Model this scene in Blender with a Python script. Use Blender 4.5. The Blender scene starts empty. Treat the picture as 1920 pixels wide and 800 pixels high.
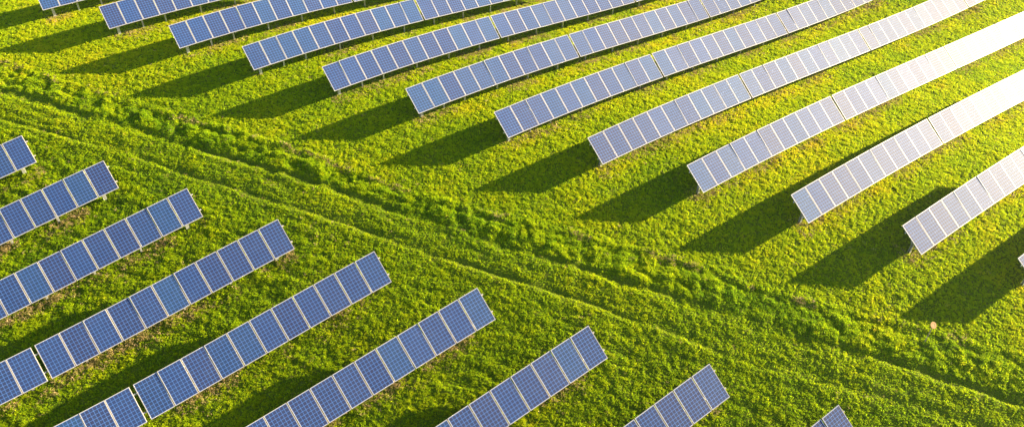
import bpy, math, random
import numpy as np
from mathutils import Vector, Matrix, Quaternion

random.seed(7)
rng = np.random.default_rng(11)
SC = bpy.context.scene
COL = SC.collection

# ------------------------------------------------------------------ camera
F_PX, PITCH, ROLL, CAM_H = 1302.9929, 0.66526213, 0.03927271, 18.17149
cam = bpy.data.cameras.new("camera")
cam.sensor_width = 36.0
cam.lens = F_PX / 1920 * 36.0
cam.clip_start, cam.clip_end = 0.5, 2000
camo = bpy.data.objects.new("camera", cam)
COL.objects.link(camo)
cp, sp, cr, sr = math.cos(PITCH), math.sin(PITCH), math.cos(ROLL), math.sin(ROLL)
fwd = Vector((0, cp, -sp)); rt = Vector((1, 0, 0)); up = Vector((0, sp, cp))
rt2 = cr * rt + sr * up; up2 = -sr * rt + cr * up
camo.matrix_world = Matrix(((rt2.x, up2.x, -fwd.x, 0), (rt2.y, up2.y, -fwd.y, 0),
                            (rt2.z, up2.z, -fwd.z, CAM_H), (0, 0, 0, 1)))
SC.camera = camo

# ------------------------------------------------------------------ light
SUN_AZ, SUN_EL = math.radians(21.016), math.radians(17.896)
sdir = Vector((math.cos(SUN_EL) * math.cos(SUN_AZ), math.cos(SUN_EL) * math.sin(SUN_AZ), math.sin(SUN_EL)))
world = bpy.data.worlds.new("World"); SC.world = world; world.use_nodes = True
wn = world.node_tree
sky = wn.nodes.new('ShaderNodeTexSky')
sky.sky_type = 'NISHITA'; sky.sun_disc = False
sky.sun_elevation = SUN_EL; sky.sun_rotation = math.radians(90) - SUN_AZ
sky.air_density = 1.0; sky.dust_density = 0.8; sky.ozone_density = 1.0
wn.links.new(sky.outputs[0], wn.nodes['Background'].inputs[0])
wn.nodes['Background'].inputs[1].default_value = 0.05
sun = bpy.data.lights.new("sun", 'SUN')
sun.energy = 5.0; sun.angle = math.radians(0.5); sun.color = (1.0, 0.80, 0.47)
suno = bpy.data.objects.new("sun", sun); COL.objects.link(suno)
suno.rotation_euler = sdir.to_track_quat('Z', 'Y').to_euler()
suno.location = (20, 0, 30)
SC.view_settings.view_transform = 'Standard'; SC.view_settings.look = 'None'
SC.view_settings.exposure = 2.52; SC.view_settings.gamma = 1
SC.cycles.max_bounces = 6; SC.cycles.transmission_bounces = 3

# ------------------------------------------------------------------ terrain
HB = 0.8707
TC = {(0, 1): 2.6079, (0, 2): -1.1869, (0, 3): 7.9754, (0, 4): 5.8656, (0, 5): 1.8148, (1, 0): -1.2355,
      (1, 1): -0.0804, (1, 2): 7.302, (1, 3): 4.4874, (1, 4): -2.5963, (2, 0): 0.2094, (2, 1): 1.7751,
      (2, 2): -2.4341, (2, 3): -2.7132, (3, 0): 0.6869, (3, 1): 0.7871, (3, 2): 0.3771, (4, 0): -0.2453,
      (4, 1): -0.9811, (5, 0): -0.2114}

def half_width(y):
    return 15 + 0.55 * np.clip(y, 12, 62)

def smooth_clamp(v, lo, hi, s=2.0):
    v = np.asarray(v, float)
    v = np.where(v > hi - s, hi - s + s * np.tanh((v - hi + s) / s), v)
    return np.where(v < lo + s, lo + s - s * np.tanh((lo + s - v) / s), v)

def base_h(x, y):
    """broad shape of the hillside"""
    x = np.asarray(x, float); y = np.asarray(y, float)
    hw = half_width(y) + 3
    yc = smooth_clamp(y, 11, 62)
    xc = smooth_clamp(x / hw, -1, 1, 0.06) * hw
    X, Y = xc / 30.0, yc / 30.0 - 1.5
    z = 0
    for (a, b), c in TC.items():
        z = z + c * X ** a * Y ** b
    return z - HB

def _hash(ix, iy, seed):
    n = (ix.astype(np.int64) * 374761393 + iy.astype(np.int64) * 668265263 + seed * 974634777) & 0x7fffffff
    n = ((n ^ (n >> 13)) * 1274126177) & 0x7fffffff
    n = (n ^ (n >> 16)) & 0xffff
    return n / 65535.0

def vnoise(x, y, seed=0):
    ix = np.floor(x); iy = np.floor(y); fx = x - ix; fy = y - iy
    fx = fx * fx * fx * (fx * (fx * 6 - 15) + 10); fy = fy * fy * fy * (fy * (fy * 6 - 15) + 10)
    a = _hash(ix, iy, seed); b = _hash(ix + 1, iy, seed); c = _hash(ix, iy + 1, seed); d = _hash(ix + 1, iy + 1, seed)
    return (a * (1 - fx) + b * fx) * (1 - fy) + (c * (1 - fx) + d * fx) * fy

def fbm(x, y, scale, seed=0, octv=3):
    x = x / scale; y = y / scale
    x, y = 0.8 * x - 0.6 * y, 0.6 * x + 0.8 * y
    t = 0; a = 1; s = 0
    for k in range(octv):
        t = t + a * vnoise(x, y, seed + k * 17); s += a
        x, y = (0.28 * x - 0.96 * y) * 2.03 + 3.1, (0.96 * x + 0.28 * y) * 2.03 + 1.7; a *= 0.5
    return t / s

L0 = [[-32.37, 38.27], [-30.18, 37.43], [-27.86, 36.71], [-26.97, 36.34], [-24.45, 35.57], [-23.19, 35.15], [-20.24, 34.21], [-16.86, 33.11], [-13.6, 32.05], [-11.22, 31.22], [-7.38, 29.8], [-4.45, 28.7], [-2.18, 27.96], [0.83, 27.45], [4.04, 26.66], [7.41, 25.69], [9.93, 24.91], [12.64, 24.1], [15.58, 23.47], [18.46, 22.82], [20.6, 22.38], [22.47, 21.93], [24.13, 21.69], [40, 18.5]]
L1 = [[-31.16, 35.85], [-30.07, 35.56], [-27.0, 34.75], [-25.1, 34.12], [-23.23, 33.65], [-21.34, 33.04], [-19.63, 32.43], [-17.96, 31.87], [-16.63, 31.35], [-13.95, 30.58], [-11.34, 29.79], [-8.92, 28.97], [-6.01, 27.99], [-3.47, 27.12], [-1.28, 26.37], [1.12, 25.63], [3.46, 25.01], [5.85, 24.28], [8.23, 23.54], [10.91, 22.83], [13.57, 22.18], [16.14, 21.54], [18.48, 20.95], [19.68, 20.59], [20.97, 20.33], [23.13, 19.71], [24.1, 19.49], [40, 15.8]]
L2 = [[-30.16, 33.8], [-29.09, 33.49], [-26.96, 32.93], [-24.96, 32.34], [-22.27, 31.55], [-21.06, 31.21], [-19.24, 30.6], [-17.78, 30.1], [-16.39, 29.61], [-13.45, 28.65], [-10.18, 27.64], [-8.88, 27.22], [-7.3, 26.64], [-5.48, 26.03], [-3.84, 25.46], [-1.57, 24.81], [-0.22, 24.44], [1.53, 23.91], [3.22, 23.37], [5.28, 22.68], [6.74, 22.28], [9.47, 21.3], [12.27, 20.53], [14.19, 20.21], [15.94, 19.91], [17.17, 19.72], [20.11, 19.02], [21.45, 18.68], [40, 14]]
L0, L1, L2 = ([[-60, l[0][1] + 9.5]] + l for l in (L0, L1, L2))

def sdist(L, x, y):
    """signed offset from a track line, positive uphill (towards +y)"""
    xs = np.array([p[0] for p in L]); ys = np.array([p[1] for p in L])
    yy = np.interp(x, xs, ys)
    return (y - yy) * 0.955

def gauss(d, w): return np.exp(-(d / w) ** 2)

def zones(x, y):
    wob = (fbm(x, y, 2.5, 5) - .5) * 0.30 + (fbm(x, y, .45, 6, 2) - .5) * .22
    d0 = sdist(L0, x, y) + wob * 1.3; d1 = sdist(L1, x, y) + wob * .6; d2 = sdist(L2, x, y) + wob * .5
    berm = 1 / (1 + np.exp(-(-d0) / .18)) * 1 / (1 + np.exp(-(d1) / .25))
    rough = fbm(x, y, 4.5, 9)
    return d0, d1, d2, berm, rough

def fine_h(x, y):
    d0, d1, d2, berm, rough = zones(x, y)
    h = (fbm(x, y, 1.6, 21) - .5) * 0.07 + (fbm(x, y, 0.22, 31, 2) - .5) * 0.045
    lump = fbm(x, y, 0.58, 41, 2) - .45
    h = h + berm * (0.015 + lump * 0.29 * (1 - .35 / (1 + np.exp(-(x - 9) / 3)))) * (0.6 + 0.8 * rough)
    st_ = x * .955 - y * .296; ct_ = x * .296 + y * .955
    comb = fbm(st_ / 4.5 + 7, ct_, .30, 91, 2) - .5
    h = h + comb * np.where(d0 < 0, .085, .04)
    # bank edge: soil lip on the field side
    h = h + (0.04 * gauss(d0 - .12, .16) - 0.055 * gauss(d0 + .18, .17)) * (0.2 + 1.2 * rough)
    on1 = -0.05 + 1.3 * fbm(x, y, 5.0, 55, 1); on2 = 0.15 + 1.1 * fbm(x, y, 4.0, 65, 1)
    h = h - 0.07 * gauss(d1 - .05, .15) * on1 + 0.012 * gauss(d1 + .34, .25) * on1
    h = h - 0.055 * gauss(d2 - .02, .12) * on2 + 0.012 * gauss(d2 + .3, .22) * on2
    # second wheel line of each pair
    h = h - 0.05 * gauss(d2 - 1.55, .2) * (fbm(x, y, 3.0, 75, 1)) * 1.3
    h = h - 0.05 * gauss(d1 + 1.5, .2) * (fbm(x, y, 3.5, 85, 1))
    return h

def ground_h(x, y):
    return base_h(x, y) + fine_h(x, y)

# ------------------------------------------------------------------ materials
def mat(name):
    m = bpy.data.materials.new(name); m.use_nodes = True
    n = m.node_tree.nodes; b = n['Principled BSDF']
    return m, m.node_tree, n, b

def ramp(nt, fac, stops):
    r = nt.nodes.new('ShaderNodeValToRGB')
    e = r.color_ramp.elements
    while len(e) > 1: e.remove(e[-1])
    e[0].position, e[0].color = stops[0][0], (*stops[0][1], 1)
    for p, c in stops[1:]:
        k = e.new(p); k.color = (*c, 1)
    nt.links.new(fac, r.inputs[0]); return r.outputs[0]

def noise(nt, vec, scale, detail=3, rough=.55):
    n = nt.nodes.new('ShaderNodeTexNoise'); n.inputs['Scale'].default_value = scale
    n.inputs['Detail'].default_value = detail; n.inputs['Roughness'].default_value = rough
    nt.links.new(vec, n.inputs['Vector']); return n.outputs['Fac']

def math_n(nt, op, a, b=None, c=None):
    n = nt.nodes.new('ShaderNodeMath'); n.operation = op
    for i, v in enumerate((a, b, c)):
        if v is None: continue
        if isinstance(v, (int, float)): n.inputs[i].default_value = v
        else: nt.links.new(v, n.inputs[i])
    return n.outputs[0]

def mix_rgb(nt, fac, a, b):
    n = nt.nodes.new('ShaderNodeMix'); n.data_type = 'RGBA'
    for s, v in ((n.inputs[0], fac), (n.inputs[6], a), (n.inputs[7], b)):
        if isinstance(v, (int, float)): s.default_value = v
        elif isinstance(v, tuple): s.default_value = (*v, 1)
        else: nt.links.new(v, s)
    return n.outputs[2]

def metal(name, col, rough=.45, metallic=.0, grain=25):
    m, nt, n, b = mat(name)
    g = n.new('ShaderNodeNewGeometry')
    f = noise(nt, g.outputs['Position'], grain, 3)
    nt.links.new(mix_rgb(nt, f, tuple(c * .88 for c in col), tuple(min(1, c * 1.08) for c in col)), b.inputs['Base Color'])
    b.inputs['Roughness'].default_value = rough; b.inputs['Metallic'].default_value = metallic
    return m

M_FRAME = metal('anodised_aluminium', (.47, .44, .43), .42, .0)
M_ZINC = metal('galvanised_steel', (.46, .47, .46), .5, .5, 9)
M_WOOD = metal('weathered_wood', (.30, .24, .17), .8, 0, 14)
M_ORANGE = metal('orange_paint', (.36, .19, .055), .5)
M_CREAM = metal('cream_paint', (.37, .24, .11), .5)

# soil and thatch seen between the blades
m, nt, n, b = mat('grassy_soil'); M_GROUND = m
g = n.new('ShaderNodeNewGeometry')
f1 = noise(nt, g.outputs['Position'], 1.1, 5, .65)
f2 = noise(nt, g.outputs['Position'], 9, 3, .6)
cA = ramp(nt, f1, [(.3, (.06, .10, .006)), (.5, (.10, .13, .007)), (.72, (.16, .16, .02))])
cB = ramp(nt, f2, [(.3, (.04, .07, .006)), (.6, (.12, .16, .008))])
nt.links.new(mix_rgb(nt, .5, cA, cB), b.inputs['Base Color'])
b.inputs['Roughness'].default_value = 1; b.inputs['Specular IOR Level'].default_value = .1

def blade_mat(name, stops, trans):
    m = bpy.data.materials.new(name); m.use_nodes = True
    nt = m.node_tree; n = nt.nodes; b = n['Principled BSDF']
    a = n.new('ShaderNodeAttribute'); a.attribute_type = 'INSTANCER'; a.attribute_name = 'tint'
    c = ramp(nt, a.outputs['Fac'], stops)
    nt.links.new(c, b.inputs['Base Color'])
    b.inputs['Roughness'].default_value = .75; b.inputs['Specular IOR Level'].default_value = .15
    t = n.new('ShaderNodeBsdfTranslucent')
    hs = n.new('ShaderNodeHueSaturation'); hs.inputs['Value'].default_value = 1.25; hs.inputs['Hue'].default_value = .49
    nt.links.new(c, hs.inputs['Color']); nt.links.new(hs.outputs[0], t.inputs['Color'])
    mx = n.new('ShaderNodeMixShader'); mx.inputs[0].default_value = trans
    nt.links.new(b.outputs[0], mx.inputs[1]); nt.links.new(t.outputs[0], mx.inputs[2])
    nt.links.new(mx.outputs[0], n['Material Output'].inputs['Surface'])
    return m

M_BLADE = blade_mat('grass_blade', [(0, (.06, .19, .008)), (.3, (.18, .34, .006)), (.55, (.345, .48, .004)),
                                    (.8, (.50, .55, .005)), (1, (.60, .52, .03))], .48)
M_STRAW = blade_mat('dry_blade', [(0, (.24, .20, .05)), (.5, (.42, .32, .13)), (1, (.58, .43, .25))], .2)

# photovoltaic laminate: uv runs 0..6 by 0..10, one unit per cell
m, nt, n, b = mat('solar_laminate'); M_CELL = m
uv = n.new('ShaderNodeUVMap'); uv.uv_map = 'cells'
sx = n.new('ShaderNodeSeparateXYZ'); nt.links.new(uv.outputs[0], sx.inputs[0])
def edge_d(o):
    f = math_n(nt, 'FRACT', o); return math_n(nt, 'MINIMUM', f, math_n(nt, 'SUBTRACT', 1.0, f))
dx, dy = edge_d(sx.outputs[0]), edge_d(sx.outputs[1])
gap = math_n(nt, 'LESS_THAN', math_n(nt, 'MINIMUM', dx, dy), .058)
corner = math_n(nt, 'LESS_THAN', math_n(nt, 'ADD', dx, dy), .17)
gap = math_n(nt, 'MAXIMUM', gap, corner)
out = math_n(nt, 'MAXIMUM', math_n(nt, 'MAXIMUM', math_n(nt, 'LESS_THAN', sx.outputs[0], 0), math_n(nt, 'GREATER_THAN', sx.outputs[0], 6)),
             math_n(nt, 'MAXIMUM', math_n(nt, 'LESS_THAN', sx.outputs[1], 0), math_n(nt, 'GREATER_THAN', sx.outputs[1], 10)))
oi = n.new('ShaderNodeObjectInfo')
fl = n.new('ShaderNodeVectorMath'); fl.operation = 'FLOOR'; nt.links.new(uv.outputs[0], fl.inputs[0])
wnz = n.new('ShaderNodeTexWhiteNoise'); wnz.noise_dimensions = '4D'
nt.links.new(fl.outputs[0], wnz.inputs['Vector']); nt.links.new(math_n(nt, 'MULTIPLY', oi.outputs['Random'], 91.7), wnz.inputs['W'])
cellc = ramp(nt, wnz.outputs['Value'], [(0, (.003, .014, .066)), (.35, (.003, .023, .104)), (.7, (.003, .035, .122)), (1, (.009, .018, .080))])
panc = ramp(nt, oi.outputs['Random'], [(0, (.002, .041, .128)), (.35, (.003, .016, .092)), (.6, (.009, .012, .072)), (.8, (.002, .026, .132)), (1, (.016, .014, .062))])
cc = mix_rgb(nt, .68, cellc, panc)
# busbars, thin silver lines across each cell
bus = math_n(nt, 'LESS_THAN', math_n(nt, 'ABSOLUTE', math_n(nt, 'SUBTRACT', math_n(nt, 'FRACT', math_n(nt, 'MULTIPLY', sx.outputs[0], 3)), .5)), .045)
cc = mix_rgb(nt, math_n(nt, 'MULTIPLY', bus, .45), cc, (.022, .075, .24))
cc = mix_rgb(nt, gap, cc, (.045, .140, .44))
cc = mix_rgb(nt, out, cc, (.20, .24, .36))
# dust film, thicker towards the lower edge
tc = n.new('ShaderNodeNewGeometry')
dn = noise(nt, tc.outputs['Position'], 1.7, 4, .6)
dust = math_n(nt, 'MULTIPLY', dn, .03)
cc = mix_rgb(nt, dust, cc, (.55, .50, .42))
nt.links.new(cc, b.inputs['Base Color'])
b.inputs['Roughness'].default_value = .74; nt.links.new(math_n(nt, 'MULTIPLY_ADD', math_n(nt, 'FRACT', math_n(nt, 'MULTIPLY', oi.outputs['Random'], 37.3)), .10, .42), b.inputs['Specular IOR Level'])
b.inputs['IOR'].default_value = 1.5
b.inputs['Coat Weight'].default_value = .08; b.inputs['Coat Roughness'].default_value = .08

# ------------------------------------------------------------------ helpers
def mesh_obj(name, verts, faces, material, parent=None, link=True):
    me = bpy.data.meshes.new(name); me.from_pydata([tuple(v) for v in verts], [], faces)
    me.materials.append(material); me.update()
    o = bpy.data.objects.new(name, me)
    if link: COL.objects.link(o)
    if parent is not None: o.parent = parent
    return o

class MB:
    def __init__(s): s.v = []; s.f = []
    def box(s, c, ax, ay, az, hx, hy, hz):
        c, ax, ay, az = map(Vector, (c, ax, ay, az)); k = len(s.v)
        for i in (-1, 1):
            for j in (-1, 1):
                for l in (-1, 1): s.v.append(c + ax * hx * i + ay * hy * j + az * hz * l)
        for q in ((0, 1, 3, 2), (4, 6, 7, 5), (0, 4, 5, 1), (2, 3, 7, 6), (0, 2, 6, 4), (1, 5, 7, 3)): s.f.append([k + t for t in q])
    def beam(s, a, b_, w, h, upv=(0, 0, 1)):
        a, b_ = Vector(a), Vector(b_); d = (b_ - a); L_ = d.length; d.normalize()
        x = d.cross(Vector(upv)).normalized(); z = x.cross(d)
        s.box((a + b_) / 2, d, x, z, L_ / 2, w / 2, h / 2)
    def channel(s, a, b_, w, h, t=.006, upv=(0, 0, 1)):
        """C profile from a to b_"""
        a, b_ = Vector(a), Vector(b_); d = (b_ - a); L_ = d.length; d.normalize()
        x = d.cross(Vector(upv)).normalized(); z = x.cross(d); c = (a + b_) / 2
        s.box(c - x * (w / 2 - t / 2), d, x, z, L_ / 2, t / 2, h / 2)
        s.box(c + z * (h / 2 - t / 2) + x * t / 2, d, x, z, L_ / 2, w / 2 - t / 2, t / 2)
        s.box(c - z * (h / 2 - t / 2) + x * t / 2, d, x, z, L_ / 2, w / 2 - t / 2, t / 2)
    def obj(s, name, m, parent=None, link=True): return mesh_obj(name, s.v, s.f, m, parent, link)

# ------------------------------------------------------------------ ground sheet
def build_ground():
    fine = np.arange(11.5, 62.5, .11)
    ys = np.concatenate([[-400, -200, -90, -40, -15, 0, 6, 9.5], fine, [64, 67, 72, 80, 95, 130, 200, 400]])
    a = np.concatenate([[-14, -8, -5, -3, -2, -1.5, -1.2], np.linspace(-1.06, 1.06, 620), [1.2, 1.5, 2, 3, 5, 8, 14]])
    A, Y = np.meshgrid(a, ys); X = A * half_width(Y)
    Z = base_h(X, Y)
    inside = (np.abs(A) < 1.07) & (Y > 11) & (Y < 62.6)
    Z = Z + np.where(inside, fine_h(X, Y), 0) - .02
    nr, nc = X.shape
    V = np.stack([X, Y, Z], -1).reshape(-1, 3)
    i = np.arange(nr - 1)[:, None] * nc + np.arange(nc - 1)[None]; i = i.ravel()
    Fq = np.stack([i, i + 1, i + nc + 1, i + nc], 1)
    me = bpy.data.meshes.new('ground')
    me.vertices.add(len(V)); me.vertices.foreach_set('co', V.astype(np.float32).ravel())
    me.loops.add(Fq.size); me.loops.foreach_set('vertex_index', Fq.ravel().astype(np.int32))
    me.polygons.add(len(Fq)); me.polygons.foreach_set('loop_start', np.arange(0, Fq.size, 4, dtype=np.int32))
    me.polygons.foreach_set('loop_total', np.full(len(Fq), 4, np.int32))
    me.update(); me.validate()
    me.polygons.foreach_set('use_smooth', np.ones(len(Fq), bool))
    me.materials.append(M_GROUND)
    o = bpy.data.objects.new('ground', me); COL.objects.link(o); o['kind'] = 'structure'
build_ground()

# ------------------------------------------------------------------ table layout
TH, TILT, LEN, W, DTH, DTI = .6008023866, .6309345838, 1.65, 1.01, -.0104842519, .0602975063
ST = [-1.257, 1.827, 4.942, 8.04, 11.312, 14.551, 17.807, 21.065, 24.37, 27.666, 31.141, 34.613, -4.21, -0.965, 2.141, 5.29, 8.453, 11.619, 14.94, 18.549, 22.352]
DV = [-0.001, -0.056, -0.006, -0.043, 0.022, 0.064, 0.063, 0.032, -0.005, -0.018, -0.037, -0.019, 0.014, 0.039, 0.046, -0.063, -0.042, -0.067, -0.023, 0.044, 0.049]
D_U, O_U, D_L, O_L, G_U, G_L = 4.1236, 51.3044, 4.05295, 38.6133, .1136, .1476

def row_frame(j):
    upper = j < 12
    th = TH + (0 if upper else DTH); ti = TILT + (0 if upper else DTI)
    u = Vector((math.cos(th), math.sin(th), 0)); nn = Vector((-math.sin(th), math.cos(th), 0))
    v = (O_U - j * D_U if upper else O_L - (j - 12) * D_L) + DV[j]
    return upper, u, nn, v, ti

def edge_pt(j, s, c=0.0):
    """point on the front (low) edge of row j at run s; and frame axes there"""
    upper, u, nn, v, ti = row_frame(j)
    p = u * s + nn * v
    z = float(base_h(p.x, p.y)) + HB
    h = .5
    a, b_ = p + u * h, p - u * h
    sl = (float(base_h(a.x, a.y)) - float(base_h(b_.x, b_.y))) / (2 * h)
    ph = math.atan(sl); s_, c_ = math.sin(ph), math.cos(ph)
    along = u * c_ + Vector((0, 0, s_))
    side = Vector((nn.x * math.cos(ti) - u.x * math.sin(ti) * s_, nn.y * math.cos(ti) - u.y * math.sin(ti) * s_, math.sin(ti) * c_))
    return Vector((p.x, p.y, z)), along, side

# module: laminate (with uv) and frame, local axes x along the row, y up the slope, z out of the face
MW, ML, FW, FD = 1.0, 1.65, .021, .040
def proto_module():
    mb_v = [(FW, FW, -.004), (MW - FW, FW, -.004), (MW - FW, ML - FW, -.004), (FW, ML - FW, -.004),
            (FW, FW, -.010), (MW - FW, FW, -.010), (MW - FW, ML - FW, -.010), (FW, ML - FW, -.010)]
    o = mesh_obj('solar_panel', mb_v, [(0, 1, 2, 3), (7, 6, 5, 4), (0, 4, 5, 1), (1, 5, 6, 2), (2, 6, 7, 3), (3, 7, 4, 0)], M_CELL, None, False)
    me = o.data
    uvl = me.uv_layers.new(name='cells')
    mg = .012
    for lp in me.loops:
        x, y, _ = me.vertices[lp.vertex_index].co
        uvl.data[lp.index].uv = ((x - FW - mg) / (MW - 2 * FW - 2 * mg) * 6, (y - FW - mg) / (ML - 2 * FW - 2 * mg) * 10)
    fr = MB(); X, Y, Z = (1, 0, 0), (0, 1, 0), (0, 0, 1)
    fr.box((MW / 2, FW / 2, -FD / 2), X, Y, Z, MW / 2, FW / 2, FD / 2)
    fr.box((MW / 2, ML - FW / 2, -FD / 2), X, Y, Z, MW / 2, FW / 2, FD / 2)
    fr.box((FW / 2, ML / 2, -FD / 2), X, Y, Z, FW / 2, ML / 2 - FW, FD / 2)
    fr.box((MW - FW / 2, ML / 2, -FD / 2), X, Y, Z, FW / 2, ML / 2 - FW, FD / 2)
    return o, fr.obj('panel_frame', M_FRAME, None, False)
P_MOD, P_FRM = proto_module()

# support pieces, local: x along row, y horizontal up-slope direction, z up; origin under purlins at the post head
def proto_supports(ti, wide):
    y = Vector((0, math.cos(ti), math.sin(ti)))          # slope direction
    nz = Vector((0, -math.sin(ti), math.cos(ti)))
    w, d = (.16, .11) if wide else (.09, .06)
    po = MB(); po.channel((0, 0, -1.9), (0, 0, -.02), w, d, .012 if wide else .008, (0, 1, 0))
    ra = MB(); ra.channel(-y * .66, y * .66, .05, .09, .006, nz)
    br = MB(); br.beam(Vector((.03, .02, -.72)), y * .48 - nz * .06 + Vector((.03, 0, 0)), .035, .035, (1, 0, 0))
    return (po.obj('post', M_ZINC, None, False), ra.obj('rafter', M_ZINC, None, False), br.obj('brace', M_ZINC, None, False))
SUP = {(up_, w): proto_supports(TILT + (0 if up_ else DTI), w) for up_ in (True, False) for w in (True, False)}

def mat_from(o_, x, y, z): return Matrix(((x.x, y.x, z.x, o_.x), (x.y, y.y, z.y, o_.y), (x.z, y.z, z.z, o_.z), (0, 0, 0, 1)))

POSTS_U0 = [.55, 1.98, 3.35, 5.55, 7.75, 9.95]
POSTS_U = [1.0, 3.2, 5.35, 7.5, 9.7]
POSTS_L0 = [.72, 3.0, 5.2, 7.4, 9.6]
FRONT_LINES = []      # front edges, used for the dry grass under the drip line

def build_table(j, k, label, group):
    upper, u, nn, v, ti = row_frame(j)
    g = G_U if upper else G_L
    sgn = 1 if upper else -1
    s0 = ST[j] + sgn * k * (11 * W + g)
    lo = s0 if upper else s0 - 11 * W
    mid, al, sd = edge_pt(j, lo + 5.5 * W)
    base = mid + nn * .7
    base.z = float(base_h(base.x, base.y))
    root = bpy.data.objects.new('solar_table', None); COL.objects.link(root)
    root.location = base; root.rotation_euler = (0, 0, math.atan2(u.y, u.x))
    root.empty_display_size = .3
    root['label'] = label; root['category'] = 'solar table'; root['group'] = group
    inv = (Matrix.Translation(base) @ Matrix.Rotation(math.atan2(u.y, u.x), 4, 'Z')).inverted()
    jit = random.Random(j * 31 + k)
    for i in range(11):
        a, al_a, sd_a = edge_pt(j, lo + i * W); b_, _, sd_b = edge_pt(j, lo + (i + 1) * W)
        x = (b_ - a).normalized(); y = (sd_a + sd_b); y = (y - x * y.dot(x)).normalized()
        z = x.cross(y)
        a = a + x * .005 + z * jit.gauss(0, .003)
        y = (y + z * jit.gauss(0, .005)).normalized(); z = x.cross(y).normalized()
        mo = P_MOD.copy(); COL.objects.link(mo); mo.parent = root; mo.matrix_local = inv @ mat_from(a, x, y, z)
        fr = P_FRM.copy(); COL.objects.link(fr); fr.parent = mo
    # purlins follow the row's curve
    for fr_ in (.235, .765):
        mb = MB(); pts = []
        for s in [lo - .055] + [lo + q * W for q in range(1, 11)] + [lo + 11 * W + .055]:
            a, al_, sd_ = edge_pt(j, s); nz = al_.cross(sd_).normalized()
            pts.append(inv @ (a + sd_ * LEN * fr_ - nz * (FD + .028)))
        for p, q in zip(pts[:-1], pts[1:]):
            mb.beam(p, q, .05, .05)
        mb.obj('purlin', M_FRAME, root)
    posts = (POSTS_U0 if k == 0 else POSTS_U) if upper else POSTS_L0
    for q, t in enumerate(posts):
        s = lo + t * W if upper else lo + 11 * W - t * W
        a, al_, sd_ = edge_pt(j, s); nz = al_.cross(sd_).normalized()
        hd = a + sd_ * .80 - nz * (FD + .06 + .05)
        M = inv @ (Matrix.Translation(hd) @ Matrix.Rotation(math.atan2(u.y, u.x), 4, 'Z'))
        for pr in SUP[(upper, k == 0 and q == 0)]:
            c = pr.copy(); COL.objects.link(c); c.parent = root; c.matrix_local = M
    pa, _, _ = edge_pt(j, lo); pb, _, _ = edge_pt(j, lo + 11 * W)
    FRONT_LINES.append((j, k, lo, pa, pb, u, nn, upper))
    return root

ORD = ['first', 'second', 'third', 'fourth', 'fifth', 'sixth', 'seventh', 'eighth', 'ninth', 'tenth', 'eleventh', 'twelfth']
LOOK_U = ['pale blue', 'pale blue', 'pale blue', 'periwinkle blue', 'periwinkle blue', 'periwinkle blue', 'grey blue', 'silvery grey', 'silvery grey', 'glaring white', 'glaring white', 'white edged']
NU = [1, 1, 2, 2, 3, 3, 3, 4, 3, 2, 1, 1]
GU_ = 'solar tables in the rows of the upper field'
GL_ = 'solar tables in the rows of the lower left field'
POS = ['starting {r} of the upper field beside the track', 'second along {r} of the upper field', 'third along {r} of the upper field', 'fourth along {r} of the upper field']
for j in range(12):
    for k in range(NU[j]):
        rname = 'the ' + ORD[j] + ' row from the top left' if j < 11 else 'the last row, cut by the right edge,'
        look = LOOK_U[j]
        if k == 0: lab = f'{look} solar table at the near end of {rname}'
        else: lab = f'{look} solar table, {ORD[k]} along {rname}'
        if j == 11: lab = 'pale solar table corner cut by the right edge, last row of the upper field'
        lab = lab[0].upper() + lab[1:]
        build_table(j, k, lab, GU_)
for j in range(12, 21):
    for k in range(2 if j in (15, 16) else 1):
        r = j - 12
        shade = 'Deep blue' if r < 6 else 'Blue grey'
        if k == 0: lab = f'{shade} solar table beside the track in the {ORD[r]} row of the lower field'
        else: lab = f'{shade} solar table beyond the open gap in the {ORD[r]} row, lower field'
        build_table(j, k, lab, GL_)

# ------------------------------------------------------------------ marker stake
def build_marker():
    x, y = 19.38, 22.17
    z = float(ground_h(np.array([x]), np.array([y]))[0])
    root = bpy.data.objects.new('marker_stake', None); COL.objects.link(root)
    root.location = (x, y, z)
    root['label'] = 'Thin wooden stake topped by a small round orange and cream marker, alone in rough grass'
    root['category'] = 'marker stake'
    mb = MB(); top = Vector((-.03, .03, 1.02))
    n_ = 8; rings = [(Vector((0, 0, -.3)), .026), (Vector((-.015, .012, .4)), .023), (top, .018)]
    for c, r in rings:
        for q in range(n_): mb.v.append(c + Vector((math.cos(q * math.tau / n_), math.sin(q * math.tau / n_), 0)) * r)
    for a in range(2):
        for q in range(n_): mb.f.append([a * n_ + q, a * n_ + (q + 1) % n_, (a + 1) * n_ + (q + 1) % n_, (a + 1) * n_ + q])
    mb.f.append([2 * n_ + q for q in range(n_)])
    mb.obj('pole', M_WOOD, root)
    nrm = Vector((.25, -.65, .72)).normalized(); ux = nrm.orthogonal().normalized(); uy = nrm.cross(ux)
    c = top + Vector((0, 0, .04))
    def disc(name, r0, r1, t, m, off, nseg=28):
        d = MB()
        for (r, h) in ((r0, -t), (r1, -t), (r1 * .98, t), (r0, t)):
            for q in range(nseg): d.v.append(c + nrm * (h + off) + (ux * math.cos(q * math.tau / nseg) + uy * math.sin(q * math.tau / nseg)) * max(r, 1e-4))
        for a in range(4):
            for q in range(nseg): d.f.append([a * nseg + q, a * nseg + (q + 1) % nseg, ((a + 1) % 4) * nseg + (q + 1) % nseg, ((a + 1) % 4) * nseg + q])
        return d.obj(name, m, root)
    disc('marker_rim', .075, .165, .010, M_ORANGE, 0)
    disc('marker_face', 0, .0745, .007, M_CREAM, 0)
build_marker()

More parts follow.
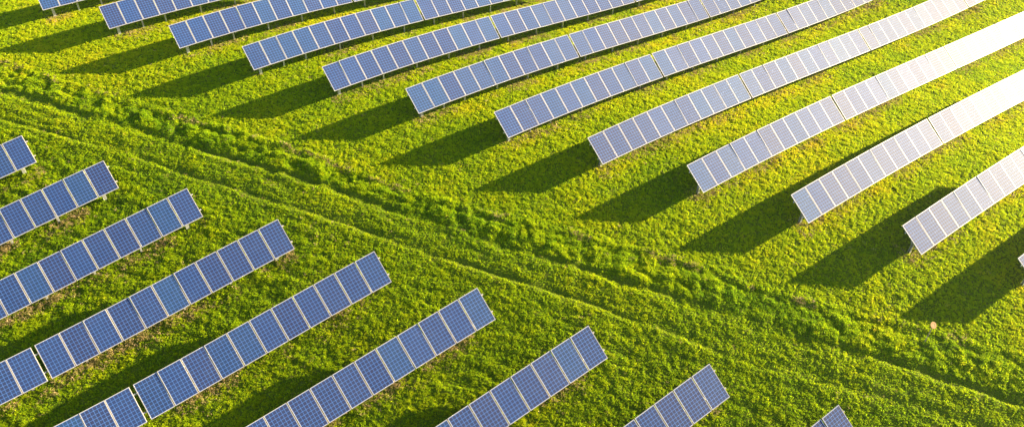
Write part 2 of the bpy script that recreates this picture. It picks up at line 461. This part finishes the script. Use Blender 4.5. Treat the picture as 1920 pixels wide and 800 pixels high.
# ------------------------------------------------------------------ grass
def tuft(name, m, nb, hgt, spread, width, rs, lean=1.0, flat=0.0):
    r = random.Random(rs); V = []; Fs = []
    for _ in range(nb):
        a = r.uniform(0, math.tau); rad = spread * math.sqrt(r.random()) * .8
        bx, by = rad * math.cos(a), rad * math.sin(a)
        a2 = a + r.gauss(0, .9); h = hgt * r.uniform(.55, 1.1) * (1 - .35 * rad / spread)
        out = h * r.uniform(.25, .95) * lean
        dx, dy = math.cos(a2), math.sin(a2); px_, py_ = -dy, dx; w = width * r.uniform(.6, 1.2)
        k = len(V)
        p1 = (bx + dx * out * .35, by + dy * out * .35, h * .62); p2 = (bx + dx * out, by + dy * out, h * (1 - flat * .5))
        V += [(bx - px_ * w / 2, by - py_ * w / 2, -.02), (bx + px_ * w / 2, by + py_ * w / 2, -.02),
              (p1[0] - px_ * w * .45, p1[1] - py_ * w * .45, p1[2]), (p1[0] + px_ * w * .45, p1[1] + py_ * w * .45, p1[2]), p2]
        Fs += [(k, k + 1, k + 3, k + 2), (k + 2, k + 3, k + 4)]
    return mesh_obj(name, V, Fs, m, None, False)

def scatter(name, label, protos, pts, rot, scl, tint, tilt, pick):
    coll = bpy.data.collections.new(name + '_tufts')
    for p in protos: coll.objects.link(p)
    me = bpy.data.meshes.new(name); N = len(pts)
    me.vertices.add(N); me.vertices.foreach_set('co', pts.astype(np.float32).ravel())
    for nm, arr, ty in (('rz', rot, 'FLOAT'), ('sc', scl, 'FLOAT'), ('tint', tint, 'FLOAT'), ('tilt', tilt, 'FLOAT'), ('pick', pick, 'INT')):
        at = me.attributes.new(nm, ty, 'POINT'); at.data.foreach_set('value', arr.astype(np.int32 if ty == 'INT' else np.float32))
    o = bpy.data.objects.new(name, me); COL.objects.link(o)
    o['kind'] = 'stuff'; o['label'] = label; o['category'] = 'grass'
    ng = bpy.data.node_groups.new(name, 'GeometryNodeTree')
    ng.interface.new_socket('Geometry', in_out='INPUT', socket_type='NodeSocketGeometry')
    ng.interface.new_socket('Geometry', in_out='OUTPUT', socket_type='NodeSocketGeometry')
    N_ = ng.nodes; gi = N_.new('NodeGroupInput'); go = N_.new('NodeGroupOutput')
    ip = N_.new('GeometryNodeInstanceOnPoints'); ci = N_.new('GeometryNodeCollectionInfo')
    ci.inputs['Collection'].default_value = coll; ci.inputs['Separate Children'].default_value = True
    ci.inputs['Reset Children'].default_value = True
    def attr(nm, ty):
        a = N_.new('GeometryNodeInputNamedAttribute'); a.data_type = ty; a.inputs['Name'].default_value = nm
        return a.outputs['Attribute']
    cx = N_.new('ShaderNodeCombineXYZ')
    ng.links.new(attr('tilt', 'FLOAT'), cx.inputs[0]); ng.links.new(attr('rz', 'FLOAT'), cx.inputs[2])
    e2r = N_.new('FunctionNodeEulerToRotation'); ng.links.new(cx.outputs[0], e2r.inputs[0])
    ng.links.new(gi.outputs[0], ip.inputs['Points']); ng.links.new(ci.outputs[0], ip.inputs['Instance'])
    ip.inputs['Pick Instance'].default_value = True
    ng.links.new(attr('pick', 'INT'), ip.inputs['Instance Index'])
    ng.links.new(e2r.outputs[0], ip.inputs['Rotation']); ng.links.new(attr('sc', 'FLOAT'), ip.inputs['Scale'])
    ng.links.new(ip.outputs[0], go.inputs[0])
    md = o.modifiers.new('scatter', 'NODES'); md.node_group = ng
    return o

def in_view(x, y, z, margin=.04):
    px = np.stack([x, y, z - CAM_H], -1)
    q = px @ np.array(fwd); a = px @ np.array(rt2) / q * F_PX / 960; b_ = px @ np.array(up2) / q * F_PX / 960
    return (np.abs(a) < 1 + margin) & (b_ < 400 / 960 + margin * 1.5) & (b_ > -400 / 960 - margin * 1.2)

def row_offsets(x, y):
    """closest row front edge: distance in front (+, downhill side) of the low edge, inside the row's run"""
    best = np.full(x.shape, 99.0); upf = np.zeros(x.shape, bool)
    for (j, k, lo, pa, pb, u, nn, upper) in FRONT_LINES:
        s = x * u.x + y * u.y; v = x * nn.x + y * nn.y; v0 = pa.x * nn.x + pa.y * nn.y
        d = np.where((s > lo - .1) & (s < lo + 11 * W + .1), v0 - v, 99.0)
        better = np.abs(d + .4) < np.abs(best + .4)
        best = np.where(better, d, best); upf = np.where(better, upper, upf)
    return best, upf

def build_grass():
    NC = 560000
    y = rng.uniform(14, 60, NC * 2); keep = rng.random(NC * 2) < half_width(y) / half_width(60); y = y[keep]
    x = rng.uniform(-1, 1, len(y)) * (half_width(y) + 1)
    z0 = base_h(x, y); kp = in_view(x, y, z0); x, y = x[kp], y[kp]
    # denser near the camera
    d0, d1, d2, berm, rough = zones(x, y)
    z = ground_h(x, y)
    cl = fbm(x, y, .17, 101, 2); cl2 = fbm(x, y, 1.4, 111, 2); big = fbm(x, y, 6.0, 121, 3)
    dr, upf = row_offsets(x, y)
    rut = np.maximum(gauss(d1, .2) * fbm(x, y, 5, 55, 1), gauss(d2, .16) * fbm(x, y, 4, 65, 1)) * 1.4
    scl = (.70 + .62 * np.clip((cl - .25) / .5, 0, 1) ** 1.3) * (.85 + .35 * cl2)
    scl *= 1 + berm * (.15 + .5 * np.clip((cl2 - .45) * 4, 0, 1))
    track = 1 / (1 + np.exp(-(-d1) / .3)) * 1 / (1 + np.exp(-(d2 + .4) / .3))
    scl *= 1 - .22 * track
    scl *= 1 - .55 * np.clip(rut, 0, 1)
    under = (dr < -.3) & (dr > -1.5)
    scl *= np.where(under, .75, 1)
    # tint 0 deep green .. 1 yellow
    t = .51 + (cl - .5) * .28 + (cl2 - .5) * .22 + (big - .5) * .30 + rng.normal(0, .09, len(x))
    upfield = 1 / (1 + np.exp(-d0 / .8))
    t += .07 * upfield + .01 * (1 - upfield)
    t -= .14 * berm * (fbm(x, y, 1.1, 131, 2) > .48)
    edge = np.exp(-((dr + .2) / .6) ** 2) * (fbm(x, y, 1.3, 141, 2) * 1.8 - .35)
    t += np.where(upf, .22, .06) * np.clip(edge, 0, 1)
    # thin out where it is mostly dry
    dry_f = np.exp(-((dr - np.where(upf, -.45, -.55)) / .46) ** 2) * np.clip((fbm(x, y, 1.7, 151, 3) - .42) * 5, 0, 1) * np.where(upf, .55, 1.0)
    bank = gauss(d0 - .05, .16) * np.clip((fbm(x, y, 1.5, 161, 2) - .5) * 6, 0, 1) * .9
    thin = np.clip(dry_f * .85 + bank * .8, 0, .95)
    kp = rng.random(len(x)) > thin
    tufts = [tuft('grass_tuft', M_BLADE, 12, .056, .062, .013, 3 + q, 1.0, .3) for q in range(5)]
    n_ = kp.sum()
    scatter('grass', 'Short clumpy bright green meadow grass between and below the panel rows', tufts,
            np.stack([x, y, z], -1)[kp], rng.uniform(0, math.tau, n_), scl[kp], np.clip(t, 0, 1)[kp],
            rng.normal(0, .16, n_), rng.integers(0, 5, n_))
    print('tufts', n_)
    # dry straw
    ND = 230000
    yy = rng.uniform(14, 60, ND * 2); keep = rng.random(ND * 2) < half_width(yy) / half_width(60); yy = yy[keep]
    xx = rng.uniform(-1, 1, len(yy)) * half_width(yy)
    kp = in_view(xx, yy, base_h(xx, yy)); xx, yy = xx[kp], yy[kp]
    dr, upf = row_offsets(xx, yy); d0, d1, d2, berm, rough = zones(xx, yy)
    cen = np.where(upf, -.45, -.55)
    dry = np.exp(-((dr - cen) / .48) ** 2) * np.clip((fbm(xx, yy, 1.7, 151, 3) - .40) * 6, 0, 1) * np.where(upf, .6, 1.0)
    bank = gauss(d0 - .05, .18) * np.clip((fbm(xx, yy, 1.5, 161, 2) - .48) * 6, 0, 1) * .7
    sprk = .002 + .015 * np.clip((fbm(xx, yy, 2.5, 171, 2) - .55) * 6, 0, 1)
    kp = rng.random(len(xx)) < np.clip(dry + bank + sprk, 0, 1)
    xx, yy = xx[kp], yy[kp]; n_ = len(xx)
    st = [tuft('straw_tuft', M_STRAW, 10, .085, .11, .011, 40 + q, 2.0, .9) for q in range(4)]
    scatter('dry_grass', 'Patches of pale straw coloured dead grass along the low edges of the panels', st,
            np.stack([xx, yy, ground_h(xx, yy)], -1), rng.uniform(0, math.tau, n_), rng.uniform(.6, 1.3, n_),
            rng.random(n_), rng.normal(0, .2, n_), rng.integers(0, 4, n_))
    print('straw', n_)
build_grass()

# ------------------------------------------------------------------ air
def build_haze():  # thin scattering volume, added to give soft veiling light towards the upper right
    x0, x1, y0, y1, z0, z1 = -460, 460, -410, 410, -16, 24
    hz = MB(); hz.box(((x0 + x1) / 2, (y0 + y1) / 2, (z0 + z1) / 2), (1, 0, 0), (0, 1, 0), (0, 0, 1), (x1 - x0) / 2, (y1 - y0) / 2, (z1 - z0) / 2)
    m = bpy.data.materials.new('haze'); m.use_nodes = True; nt = m.node_tree
    nt.nodes.remove(nt.nodes['Principled BSDF'])
    v = nt.nodes.new('ShaderNodeVolumePrincipled'); v.inputs['Density'].default_value = .00045
    v.inputs['Color'].default_value = (.95, .95, .95, 1); v.inputs['Anisotropy'].default_value = .86
    nt.links.new(v.outputs[0], nt.nodes['Material Output'].inputs['Volume'])
    o = hz.obj('haze', m); o['kind'] = 'stuff'
build_haze()
